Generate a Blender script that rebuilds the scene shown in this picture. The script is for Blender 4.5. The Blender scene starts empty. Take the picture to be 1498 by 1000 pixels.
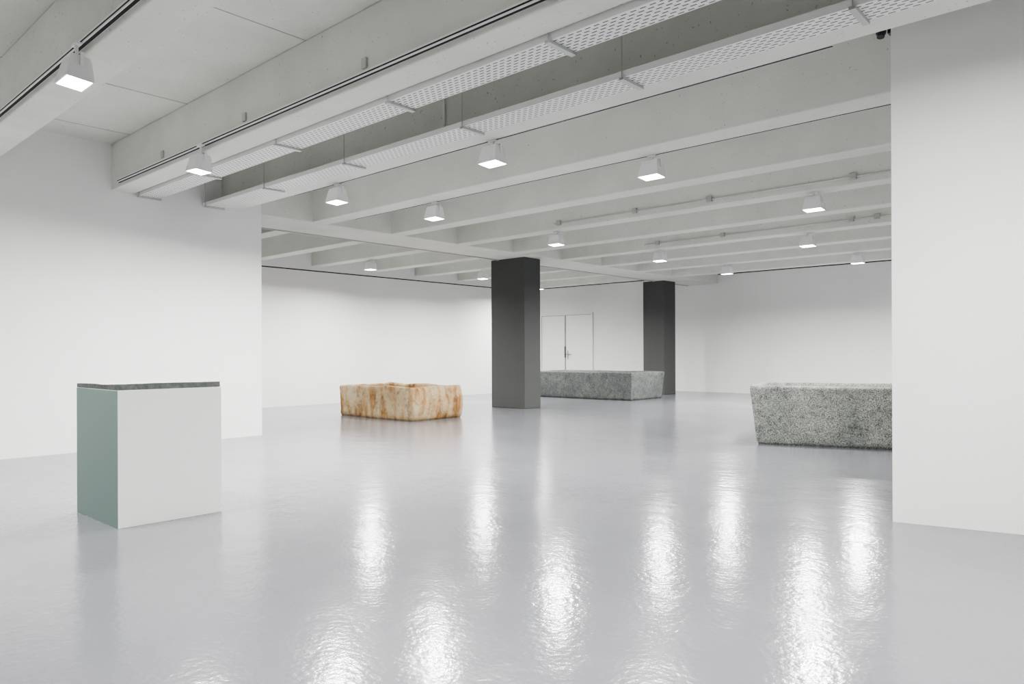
import bpy, bmesh, math, random
from mathutils import Vector, Matrix, noise
random.seed(4)
scene=bpy.context.scene
COL=scene.collection
scene.view_settings.view_transform='AgX'
scene.view_settings.look='AgX - Medium High Contrast'
scene.view_settings.exposure=1.27

# ------------------------------------------------------------------ materials
def mat(name,color=(.8,.8,.8),rough=.6,metal=0.,spec=.5):
    m=bpy.data.materials.new(name);m.use_nodes=True
    b=m.node_tree.nodes['Principled BSDF']
    b.inputs['Base Color'].default_value=(*color,1);b.inputs['Roughness'].default_value=rough
    b.inputs['Metallic'].default_value=metal;b.inputs['Specular IOR Level'].default_value=spec
    return m,m.node_tree.nodes,m.node_tree.links,b
def coords(n,l,kind='Object',scale=(1,1,1)):
    tc=n.new('ShaderNodeTexCoord');mp=n.new('ShaderNodeMapping');mp.inputs['Scale'].default_value=scale
    l.new(tc.outputs[kind],mp.inputs['Vector']);return mp.outputs['Vector']
def nz(n,l,vec,scale,detail=4,rough=.55):
    t=n.new('ShaderNodeTexNoise');t.inputs['Scale'].default_value=scale;t.inputs['Detail'].default_value=detail
    t.inputs['Roughness'].default_value=rough;l.new(vec,t.inputs['Vector']);return t.outputs['Fac']
def ramp(n,l,fac,stops):
    r=n.new('ShaderNodeValToRGB');e=r.color_ramp.elements
    while len(e)<len(stops): e.new(.5)
    for i,(p,c) in enumerate(stops):
        e[i].position=p;e[i].color=(*c,1) if len(c)==3 else c
    l.new(fac,r.inputs['Fac']);return r.outputs['Color']
def bump(n,l,b,h,strength,dist=.01,prev=None):
    bp=n.new('ShaderNodeBump');bp.inputs['Strength'].default_value=strength;bp.inputs['Distance'].default_value=dist
    l.new(h,bp.inputs['Height'])
    if prev: l.new(prev,bp.inputs['Normal'])
    l.new(bp.outputs['Normal'],b.inputs['Normal']);return bp.outputs['Normal']
def mixc(n,l,fac,a,b,mode='MIX'):
    m=n.new('ShaderNodeMix');m.data_type='RGBA';m.blend_type=mode
    for s,v in ((0,fac),(6,a),(7,b)):
        if hasattr(v,'links'): l.new(v,m.inputs[s])
        elif isinstance(v,(int,float)): m.inputs[s].default_value=v
        else: m.inputs[s].default_value=(*v,1)
    return m.outputs[2]

M_wall,n,l,b=mat('white_wall_paint',rough=.85,spec=.2)
v=coords(n,l);f=nz(n,l,v,.7,3)
l.new(ramp(n,l,f,[(.3,(.86,.857,.848)),(.7,(.89,.888,.88))]),b.inputs['Base Color'])
bump(n,l,b,nz(n,l,v,55,5,.6),.25,.004)

M_conc,n,l,b=mat('painted_concrete',rough=.85,spec=.2)
v=coords(n,l);f=nz(n,l,v,1.3,6,.6);pores=nz(n,l,v,38,3,.5)
c=ramp(n,l,f,[(.3,(.66,.67,.62)),(.7,(.755,.765,.715))])
pm=ramp(n,l,pores,[(.27,(.45,.45,.42)),(.33,(1,1,1))])
l.new(mixc(n,l,.8,c,pm,'MULTIPLY'),b.inputs['Base Color'])
bump(n,l,b,pores,.35,.006)

M_floor,n,l,b=mat('grey_floor_coating',rough=.2,spec=.5)
v=coords(n,l)
f=nz(n,l,v,.45,5,.6)
l.new(ramp(n,l,f,[(.3,(.160,.162,.177)),(.7,(.20,.203,.220))]),b.inputs['Base Color'])
rg=nz(n,l,v,1.1,4,.6)
mr=n.new('ShaderNodeMapRange');mr.inputs['To Min'].default_value=.10;mr.inputs['To Max'].default_value=.23
l.new(rg,mr.inputs['Value']);l.new(mr.outputs['Result'],b.inputs['Roughness'])
p=bump(n,l,b,nz(n,l,v,5,2,.5),.16,.02)
p=bump(n,l,b,nz(n,l,v,34,2,.5),.22,.006,p)

M_col,n,l,b=mat('dark_grey_paint',(.098,.100,.099),.85,spec=.12)
v=coords(n,l);bump(n,l,b,nz(n,l,v,50,4),.2,.004)
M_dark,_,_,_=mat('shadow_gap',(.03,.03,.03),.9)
M_black,_,_,_=mat('black_plastic',(.02,.02,.022),.4)
M_lamp,_,_,_=mat('lamp_housing_white',(.85,.85,.85),.4)
M_metal,_,_,_=mat('galvanised_metal',(.55,.56,.55),.4,.7)
M_white,_,_,_=mat('white_lacquer',(.88,.88,.87),.45)
M_track,_,_,_=mat('track_grey',(.45,.45,.43),.5)
M_pipe,_,_,_=mat('painted_pipe',(.58,.58,.56),.5)

M_glass,n,l,b=mat('lamp_lens_glow',(1,1,1),.4)
b.inputs['Emission Color'].default_value=(1,.985,.96,1);b.inputs['Emission Strength'].default_value=12

M_tray,n,l,b=mat('perforated_tray',(.7,.7,.68),.45,.0)
tc=n.new('ShaderNodeTexCoord');sp=n.new('ShaderNodeSeparateXYZ');l.new(tc.outputs['Object'],sp.inputs[0])
def M(op,a,bb=None):
    q=n.new('ShaderNodeMath');q.operation=op
    for i,x in enumerate((a,bb)):
        if x is None: continue
        if hasattr(x,'links'): l.new(x,q.inputs[i])
        else: q.inputs[i].default_value=x
    return q.outputs[0]
row=M('DIVIDE',sp.outputs['Y'],.036);rf=M('FRACT',row);ri=M('FLOOR',row)
off=M('MULTIPLY',M('MODULO',M('ADD',ri,20.),2.),.5)
xf=M('FRACT',M('ADD',M('DIVIDE',sp.outputs['X'],.068),off))
hole=M('MULTIPLY',M('LESS_THAN',xf,.62),M('LESS_THAN',rf,.30))
geo=n.new('ShaderNodeNewGeometry');sn=n.new('ShaderNodeSeparateXYZ');l.new(geo.outputs['True Normal'],sn.inputs[0])
hole=M('MULTIPLY',hole,M('GREATER_THAN',M('ABSOLUTE',sn.outputs['Z']),.5))
l.new(mixc(n,l,hole,(.80,.80,.78),(.045,.045,.043)),b.inputs['Base Color'])  # no cut slots: the dark tray interior is painted as near-black dashes

def granite(name,a,bb,cc):
    m,n,l,b=mat(name,rough=.8,spec=.3)
    v=coords(n,l)
    s=nz(n,l,v,80,3,.65);s2=nz(n,l,v,2.6,5,.65);s3=nz(n,l,v,9,6,.7)
    c=ramp(n,l,s,[(.36,a),(.48,bb),(.62,cc)])
    big=ramp(n,l,s2,[(.35,(.72,.74,.72)),(.65,(1.08,1.08,1.05))])
    c=mixc(n,l,1.,c,big,'MULTIPLY')
    med=ramp(n,l,s3,[(.36,(.60,.60,.60)),(.50,(1.04,1.04,1.04))])
    c=mixc(n,l,.75,c,med,'MULTIPLY')
    l.new(c,b.inputs['Base Color'])
    p=bump(n,l,b,s3,.4,.012);bump(n,l,b,s,.3,.003,p)
    return m
M_gran=granite('grey_granite',(.09,.095,.09),(.24,.248,.236),(.46,.47,.445))
M_gran2=granite('grey_granite_dark',(.05,.054,.054),(.128,.135,.134),(.25,.26,.26))

M_sand,n,l,b=mat('rusty_sandstone',rough=.9,spec=.2)
v=coords(n,l);vs=coords(n,l,'Object',(1,1,.16))
st=nz(n,l,vs,5.0,4,.6);bl=nz(n,l,v,2.4,4,.55);fi=nz(n,l,v,75,2,.6);fi2=nz(n,l,v,7,6,.7)
c=ramp(n,l,st,[(.34,(.50,.43,.31)),(.47,(.44,.325,.185)),(.57,(.33,.185,.078)),(.69,(.17,.085,.038))])
w=ramp(n,l,bl,[(.48,(0,0,0)),(.66,(.85,.85,.85))])
c=mixc(n,l,w,c,(.50,.415,.28))
g=ramp(n,l,fi2,[(.34,(.52,.47,.43)),(.50,(1.02,1.01,1.0))])
c=mixc(n,l,.85,c,g,'MULTIPLY')
g2=ramp(n,l,fi,[(.38,(.7,.67,.64)),(.52,(1.04,1.04,1.04))])
c=mixc(n,l,.7,c,g2,'MULTIPLY')
l.new(c,b.inputs['Base Color'])
p=bump(n,l,b,fi2,.5,.018);bump(n,l,b,fi,.2,.003,p)

M_green,n,l,b=mat('pale_green_paint',(.195,.268,.246),.6,spec=.3)
M_slabtop,n,l,b=mat('slab_top_stone',rough=.85)
v=coords(n,l);f=nz(n,l,v,7,5,.6)
l.new(ramp(n,l,f,[(.35,(.33,.335,.29)),(.6,(.50,.505,.46))]),b.inputs['Base Color'])
M_slabedge,n,l,b=mat('slab_edge_stone',rough=.8)
v=coords(n,l);f=nz(n,l,v,30,3,.6)
l.new(ramp(n,l,f,[(.35,(.10,.112,.105)),(.65,(.16,.173,.16))]),b.inputs['Base Color'])

# ------------------------------------------------------------------ mesh helpers
def finish(bm,name,mats,loc=(0,0,0),rz=0,parent=None,smooth=False,bevel=0):
    bmesh.ops.recalc_face_normals(bm,faces=bm.faces[:])
    me=bpy.data.meshes.new(name);bm.to_mesh(me);bm.free()
    for m in (mats if isinstance(mats,(list,tuple)) else [mats]): me.materials.append(m)
    if smooth: me.polygons.foreach_set('use_smooth',[True]*len(me.polygons))
    o=bpy.data.objects.new(name,me);COL.objects.link(o);o.location=loc;o.rotation_euler=(0,0,rz)
    if parent: o.parent=parent
    if bevel:
        mo=o.modifiers.new('bevel','BEVEL');mo.width=bevel;mo.segments=2;mo.limit_method='ANGLE'
    return o
def addbox(bm,x0,x1,y0,y1,z0,z1,mi=0):
    vs=[bm.verts.new(p) for p in ((x0,y0,z0),(x1,y0,z0),(x1,y1,z0),(x0,y1,z0),(x0,y0,z1),(x1,y0,z1),(x1,y1,z1),(x0,y1,z1))]
    for q in ((0,3,2,1),(4,5,6,7),(0,1,5,4),(1,2,6,5),(2,3,7,6),(3,0,4,7)):
        f=bm.faces.new([vs[i] for i in q]);f.material_index=mi
    return vs
def box(name,x0,x1,y0,y1,z0,z1,m,parent=None,bevel=0):
    bm=bmesh.new();cx,cy,cz=(x0+x1)/2,(y0+y1)/2,z0
    addbox(bm,x0-cx,x1-cx,y0-cy,y1-cy,0,z1-z0)
    return finish(bm,name,m,(cx,cy,cz),0,parent,bevel=bevel)
def wbox(name,x0,x1,y0,y1,z0,z1,m,bevel=0):
    bm=bmesh.new();addbox(bm,x0,x1,y0,y1,z0,z1);return finish(bm,name,m,bevel=bevel)
def addcyl(bm,p0,p1,r,seg=10,mi=0,r2=None):
    p0,p1=Vector(p0),Vector(p1);d=p1-p0
    q=d.to_track_quat('Z','Y').to_matrix().to_4x4()
    res=bmesh.ops.create_cone(bm,cap_ends=True,segments=seg,radius1=r,radius2=r if r2 is None else r2,depth=d.length,matrix=Matrix.Translation((p0+p1)/2)@q)
    for v in res['verts']:
        for f in v.link_faces: f.material_index=mi
def empty(name,loc=(0,0,0),rz=0):
    e=bpy.data.objects.new(name,None);e.empty_display_size=.1;COL.objects.link(e);e.location=loc;e.rotation_euler=(0,0,rz);return e

# ------------------------------------------------------------------ room shell
ZB=3.31; ZS=3.90
XL,XR,YB,YF=-18.6,4.0,-4.0,20.5
wbox('floor',XL-.2,XR+.2,YB-.2,YF+.2,-.1,0,M_floor)
wbox('ceiling',XL-.2,XR+.2,YB-.2,YF+.2,ZS,ZS+.2,M_conc)
wbox('wall_left',-10.16,-10.0,YB,5.485,0,ZS,M_wall)
wbox('wall_far_left',-15.32,-15.15,3.0,16.7,0,ZS,M_wall)
wbox('trim_1',-15.16,-15.145,3.0,16.7,3.19,3.215,M_dark)  # dark strip painted in for the shaded gap at the panel top
wbox('wall_outer_left',XL-.2,XL,YB,YF+.2,0,ZS,M_wall)
wbox('wall_back',XL,XR,YF,YF+.2,0,ZS,M_wall)
wbox('trim_2',XL,XR,YF-.006,YF+.01,3.57,3.61,M_dark)  # shade of the back wall's top gap, put in as a dark strip
wbox('wall_front',XL,XR,YB-.2,YB,0,ZS,M_wall)
wbox('wall_outer_right',XR,XR+.2,YB,YF+.2,0,ZS,M_wall)
bm=bmesh.new();addbox(bm,0,5.5,0,.3,0,ZS)
finish(bm,'wall_right',M_wall,(-1.44,5.60,0),math.atan2(.16,.75))
beams=[(-3.1,-2.8),(-1.5,-1.2),(.12,.42),(1.75,2.05),(3.42,3.70),(4.88,5.17),(6.42,6.72),(8.0,8.3),(9.6,9.9),(11.2,11.5),(12.8,13.1),(14.4,14.7),(16.0,16.3),(17.75,18.05)]
for (a,bb) in beams:
    wbox('concrete_beam',-18.6 if a>5.4 else -10.1,XR,a,bb,ZB,ZS,M_conc,bevel=.012)
wbox('ceiling_girder',-11.1,-10.1,5.485,YF,ZB-.003,ZS,M_conc,bevel=.012)
wbox('trim_3',-11.13,-11.10,5.6,YF,ZB-.02,ZB+.03,M_track)
i=3
for sx in (-9.4,-7.8,-5.48,-3.2,-.9,1.4):
    i+=1;wbox(f'trim_{i}',sx-.006,sx+.006,YB,YF,ZS-.003,ZS,M_track)
wbox('column',-11.35,-10.35,11.84,12.38,0,ZB,M_col,bevel=.01)
wbox('column',-11.5,-10.8,18.5,19.16,0,ZB,M_col,bevel=.01)

def door(name,x0,x1,hinge_left,handle):
    e=empty(name,((x0+x1)/2,YF,0));w=(x1-x0)/2
    bm=bmesh.new();addbox(bm,-w+.012,w-.014,-.03,-.002,.01,2.555);finish(bm,'leaf',M_white,parent=e,bevel=.004)
    bm=bmesh.new();addbox(bm,-w-.05 if hinge_left else -w,-w+.0 if hinge_left else -w+.004,-.05,-.002,0,2.62)
    addbox(bm,-w,w+(0 if hinge_left else .05),-.05,-.002,2.575,2.62)
    if not hinge_left: addbox(bm,w,w+.05,-.05,-.002,0,2.575)
    finish(bm,'frame',M_white,parent=e)
    bm=bmesh.new();addbox(bm,-w,w,-.012,-.001,2.55,2.58)
    if not hinge_left: addbox(bm,w-.016,w,-.012,-.001,0,2.56)
    else: addbox(bm,-w,-w+.014,-.012,-.001,0,2.56)
    finish(bm,'shadow_joint',M_track,parent=e)
    if handle:
        bm=bmesh.new();addbox(bm,-w+.08,-w+.14,-.04,-.03,1.0,1.30)
        addcyl(bm,(-w+.10,-.03,1.18),(-w+.10,-.09,1.18),.016);addcyl(bm,(-w+.09,-.09,1.18),(-w+.27,-.09,1.18),.016)
        finish(bm,'handle',M_track,parent=e)
    else:
        bm=bmesh.new();addbox(bm,w-.022,w+.010,-.04,-.004,.02,2.56);addbox(bm,w-.04,w+.025,-.044,-.034,1.05,1.45);finish(bm,'meeting_gap',M_dark,parent=e)
door('door_1',-17.05,-15.95,True,False);door('door_2',-15.95,-14.8,False,True)

# ------------------------------------------------------------------ troughs
def trough(name,L,W,H,fl,th,depth,r,m,amp,seed,loc,rz,rim=0.,endbulge=0.,bigamp=0.):
    def ring(hx,hy,rr,z,N=46):
        pts=[];nx=N*2;ny=N
        rr=min(rr,hx*.95,hy*.95)
        segs=[((-hx+rr,-hy),(hx-rr,-hy),nx),((hx-rr,-hy+rr),-90,8),((hx,-hy+rr),(hx,hy-rr),ny),((hx-rr,hy-rr),0,8),
              ((hx-rr,hy),(-hx+rr,hy),nx),((-hx+rr,hy-rr),90,8),((-hx,hy-rr),(-hx,-hy+rr),ny),((-hx+rr,-hy+rr),180,8)]
        for a,bq,k in segs:
            for j in range(k):
                t=j/k
                if isinstance(bq,tuple): pts.append((a[0]+(bq[0]-a[0])*t,a[1]+(bq[1]-a[1])*t,z))
                else:
                    an=math.radians(bq+90*t);pts.append((a[0]+rr*math.cos(an),a[1]+rr*math.sin(an),z))
        return pts
    rings=[];K=22
    for i in range(K+1):
        t=i/K;inset=.018*max(0,1-t*K/1.5)+.010*max(0,(t-1+1.2/K)*K/1.2)
        rings.append(ring(L/2+fl*t-inset,W/2+fl*t-inset,r,H*t))
    hx,hy=L/2+fl,W/2+fl
    for q in (.35,.7): rings.append(ring(hx-th*q,hy-th*q,r*.9,H+.004))
    rings.append(ring(hx-th+.012,hy-th+.012,r,H-.004))
    for i in range(1,11):
        t=i/10;rings.append(ring(hx-th-fl*.8*t,hy-th-fl*.8*t,r,H-depth*t))
    bm=bmesh.new();VR=[]
    sv=Vector((seed*7.3,seed*3.1,seed))
    for R in rings:
        vr=[]
        for pnt in R:
            p=Vector(pnt);z0=p.z
            d=noise.noise_vector(p*5+sv)*amp+noise.noise_vector(p*16+sv)*amp*.45+noise.noise_vector(p*1.5+sv)*bigamp
            t=z0/H
            if endbulge and p.x>hx*.5:
                p.x+=endbulge*math.sin(math.pi*min(1,max(0,t*.9+.1)))*((p.x/hx-.5)*2)
            p+=d
            if z0<.02: p.z=max(0,z0)
            elif rim: p.z+=t*rim*noise.noise(Vector((pnt[0]*1.3,pnt[1]*1.3,seed)))
            vr.append(bm.verts.new(p))
        VR.append(vr)
    for A,B in zip(VR,VR[1:]):
        k=len(A)
        for j in range(k): bm.faces.new((A[j],A[(j+1)%k],B[(j+1)%k],B[j]))
    bm.faces.new(VR[0][::-1]);bm.faces.new(VR[-1])
    return finish(bm,name,m,loc,rz,smooth=True)
trough('stone_trough',2.18,1.24,.605,.0,.14,.46,.04,M_sand,.010,3,(-11.04,8.93,0),0,rim=.035,endbulge=.06,bigamp=.014)
a=math.atan2(.48,1.5);L,W=2.6,1.2
cx=-4.00+math.cos(a)*L/2-math.sin(a)*W/2; cy=9.22+math.sin(a)*L/2+math.cos(a)*W/2
trough('stone_trough',L,W,.765,.085,.11,.55,.012,M_gran,.003,5,(cx,cy,0),a,rim=.010)
trough('stone_trough',3.3,1.5,.71,.06,.12,.45,.015,M_gran2,.004,9,(-11.68,16.3,0),0,rim=.010)

# ------------------------------------------------------------------ plinth + slab
PX0,PX1,PY0,PY1=-6.21,-5.37,1.87,2.61
bm=bmesh.new();vs=addbox(bm,-.42,.42,-.37,.37,0,.955)
for f in bm.faces:
    f.normal_update()
    if f.normal.y<-.9: f.material_index=1
finish(bm,'display_plinth',[M_white,M_green],((PX0+PX1)/2,(PY0+PY1)/2,0),bevel=.002)
bm=bmesh.new();N=36;hx,hy=.412,.366
def sp_(i,j,top):
    x=-hx+2*hx*i/N;y=-hy+2*hy*j/N
    if i in(0,N) or j in(0,N):
        q=noise.noise_vector(Vector((x*6,y*6,1.5 if top else 0)))*.004;x+=q.x;y+=q.y
    zc=.004*noise.noise(Vector((x*3,y*3,4)))+.0015*noise.noise(Vector((x*12,y*12,4)))
    return (x,y,(.036+zc+.010*(i/N-.5)) if top else 0.0)
T=[[bm.verts.new(sp_(i,j,1)) for j in range(N+1)] for i in range(N+1)]
B=[[bm.verts.new(sp_(i,j,0)) for j in range(N+1)] for i in range(N+1)]
for i in range(N):
    for j in range(N):
        bm.faces.new((T[i][j],T[i+1][j],T[i+1][j+1],T[i][j+1])).material_index=0
        bm.faces.new((B[i][j],B[i][j+1],B[i+1][j+1],B[i+1][j])).material_index=1
for i in range(N):
    for (P,Q) in (((i,0),(i+1,0)),((i+1,N),(i,N)),((0,i+1),(0,i)),((N,i),(N,i+1))):
        bm.faces.new((B[P[0]][P[1]],B[Q[0]][Q[1]],T[Q[0]][Q[1]],T[P[0]][P[1]])).material_index=1
finish(bm,'stone_slab',[M_slabtop,M_slabedge],((PX0+PX1)/2,(PY0+PY1)/2-.003,.957))

# ------------------------------------------------------------------ cable trays
def tray(y0,y1,joints):
    e=empty('cable_tray',(0,(y0+y1)/2,3.275));w=(y1-y0)/2
    bm=bmesh.new();addbox(bm,-9.99,3.9,-w,w,0,.002);addbox(bm,-9.99,3.9,-w-.002,-w,0,.05);addbox(bm,-9.99,3.9,w,w+.002,0,.05)
    finish(bm,'perforated_channel',M_tray,parent=e)
    bm=bmesh.new()
    for x in joints:
        addbox(bm,x-.02,x+.02,-w-.02,w+.012,-.022,-.001)
        addcyl(bm,(x,-w-.01,-.02),(x,-w-.01,ZS-3.275),.004,6)
    finish(bm,'hangers',M_metal,parent=e)
    bm=bmesh.new()
    for k,yy in enumerate((-.07,-.03,.04)):
        addcyl(bm,(-9.9,yy,.018),(3.8,yy,.018),.012,6)
    finish(bm,'cables',M_track,parent=e)
tray(3.725,3.985,(-9.9,-8.2,-6.49,-4.73,-3.03,-1.3,.4,2.1))
tray(4.60,4.855,(-9.9,-8.3,-6.6,-4.76,-3.03,-1.39,.3,2.0))

def track(y,z,x0,x1,name='ceiling_light_track'):
    bm=bmesh.new();addbox(bm,x0,x1,-.018,.017,-.02,.02,0);addbox(bm,x0,x1,-.0185,-.017,-.006,.006,1);addbox(bm,x0,x1,-.012,.012,-.0205,-.019,1)
    return finish(bm,name,[M_lamp,M_dark],(0,y,z))
track(1.732,3.375,-9.9,3.5);track(3.402,3.375,-9.7,3.5)
track(5.188,3.332,-8.6,-1.7);track(6.738,3.332,-9.4,-1.6)
def conduit(y,z,x0,x1,boxes):
    e=empty('electrical_conduit',(0,y,z))
    bm=bmesh.new();addcyl(bm,(x0,0,0),(x1,0,0),.012,8);finish(bm,'pipe',M_pipe,parent=e,smooth=True)
    bm=bmesh.new()
    for x in boxes: addbox(bm,x-.04,x+.04,-.03,.012,-.035,.045)
    finish(bm,'junction_boxes',M_track,parent=e,bevel=.005)
conduit(9.586,3.40,-7.7,1.5,(-7.6,-6.1,-4.85,-2.9))
conduit(12.786,3.42,-7.9,1.5,(-7.6,-6.2,-3.9,-3.5))
for x in (-8.41,-6.53,-4.63):
    box('junction_box',x-.03,x+.03,3.40,3.419,3.43,3.51,M_metal,bevel=.004)
bm=bmesh.new();addcyl(bm,(-5.3,4.864,3.33),(-5.3,4.864,3.895),.012,8);finish(bm,'wall_pipe',M_white,smooth=True)

# ------------------------------------------------------------------ floodlights
def floodlight(x,y,zmount,tilt=(0,0),power=50,side=0):
    e=empty('floodlight',(x,y,zmount))
    stem=.045 if side==0 else .09
    bm=bmesh.new();addbox(bm,-.05,.05,-.02,.02,-.014,-.001);addcyl(bm,(0,0,-.01),(0,0,-stem),.012,8)
    addbox(bm,-.112,.112,-.012,.012,-stem-.008,-stem)
    for s in (-1,1): addbox(bm,s*.112-.004,s*.112+.004,-.012,.012,-stem-.09,-stem)
    finish(bm,'bracket',M_lamp,parent=e)
    h=empty('head_pivot',(0,0,-stem-.018));h.parent=e;h.rotation_euler=(math.radians(tilt[0]),math.radians(tilt[1]),0)
    h.scale=(.88,.88,.88)
    bm=bmesh.new()
    def rr(hx,hy,z): return [bm.verts.new((sx*hx,sy*hy,z)) for sx,sy in ((-1,-1),(1,-1),(1,1),(-1,1))]
    A=rr(.108,.066,0);B=rr(.116,.08,-.05);C=rr(.138,.098,-.17);D=rr(.142,.102,-.195);E=rr(.128,.088,-.195);F=rr(.128,.088,-.185)
    bm.faces.new(A[::-1]);bm.faces.new(F)
    for P,Q in ((A,B),(B,C),(C,D),(D,E),(E,F)):
        for k in range(4): bm.faces.new((P[k],P[(k+1)%4],Q[(k+1)%4],Q[k]))
    for k in range(5):
        xx=-.06+k*.03;addbox(bm,xx-.004,xx+.004,-.045,.045,-.005,.014)
    finish(bm,'housing',M_lamp,parent=h,bevel=.003)
    bm=bmesh.new();addbox(bm,-.127,.127,-.087,.087,-.196,-.186);finish(bm,'lens',M_glass,parent=h)
    ld=bpy.data.lights.new('floodlight_lamp','AREA');ld.shape='RECTANGLE';ld.size=.24;ld.size_y=.16;ld.energy=power
    ld.color=(1,.99,.97);ld.spread=math.radians(165)
    lo=bpy.data.objects.new('lamp',ld);COL.objects.link(lo);lo.parent=h;lo.location=(0,0,-.205)
P=50
for x,y,z,t,pw in ((-5.58,1.69,3.355,(-5,0),.8),(-7.34,3.36,3.355,(-5,4),1.1),(-7.6,5.19,ZB,(-4,0),1),(-7.54,6.74,ZB,(-4,0),1),
    (-4.94,5.19,ZB,(-4,0),1),(-4.07,6.74,ZB,(-4,0),1),(-3.44,9.75,ZB,(-4,0),1),(-4.69,12.98,ZB,(-4,0),1),(-7.82,9.8,ZB,(-4,0),1),
    (-7.66,12.98,ZB,(-4,0),1),(-7.75,16.2,ZB,(0,0),2.1),(-4.82,16.2,ZB,(0,0),2.1),(-13.1,9.8,ZB,(-2,0),1.4),(-12.7,12.95,ZB,(-2,0),1.4),(-13.6,16.2,ZB,(-2,0),1.6),
    (-13.1,6.6,ZB,(0,5),1.3),(-2.0,1.69,3.355,(-4,0),1),(-7.3,-1.35,ZB,(0,10),1.0),(-3.0,-1.35,ZB,(-4,0),.6),(-1.2,12.98,ZB,(-4,0),1),(-1.6,16.2,ZB,(8,0),2),  # floodlights from here on are unseen, added out of view for brightness
    (-.3,3.36,3.355,(10,0),1.4),(1.5,9.75,ZB,(0,0),1),(-16.7,16.2,ZB,(8,0),2)):  # also unseen: added to lift the right wall, right side and door bay
    floodlight(x,y,z,t,P*pw,side=1 if z>3.32 else 0)

e=empty('security_camera',(-1.455,5.72,3.56))
bm=bmesh.new();addbox(bm,-.03,.0,-.03,.03,-.06,.06);addcyl(bm,(-.02,0,.03),(-.065,-.01,.02),.012)
addcyl(bm,(-.065,-.02,.06),(-.065,-.06,-.06),.034,14);addcyl(bm,(-.065,-.058,-.055),(-.065,-.068,-.09),.026,14)
finish(bm,'body',M_black,parent=e)

# ------------------------------------------------------------------ world, camera
w=bpy.data.worlds.new('world');scene.world=w;w.use_nodes=True
w.node_tree.nodes['Background'].inputs[0].default_value=(.8,.85,.9,1);w.node_tree.nodes['Background'].inputs[1].default_value=.05
cd=bpy.data.cameras.new('camera');cam=bpy.data.objects.new('camera',cd);COL.objects.link(cam)
cd.sensor_width=36;cd.lens=1057.16/1498*36;cd.shift_y=17.13/1498
cam.matrix_world=Matrix.Translation((0,0,1.2))@Matrix.Rotation(.7358,4,'Z')@Matrix.Rotation(math.pi/2,4,'X')@Matrix.Rotation(-.004,4,'Z')
scene.camera=cam
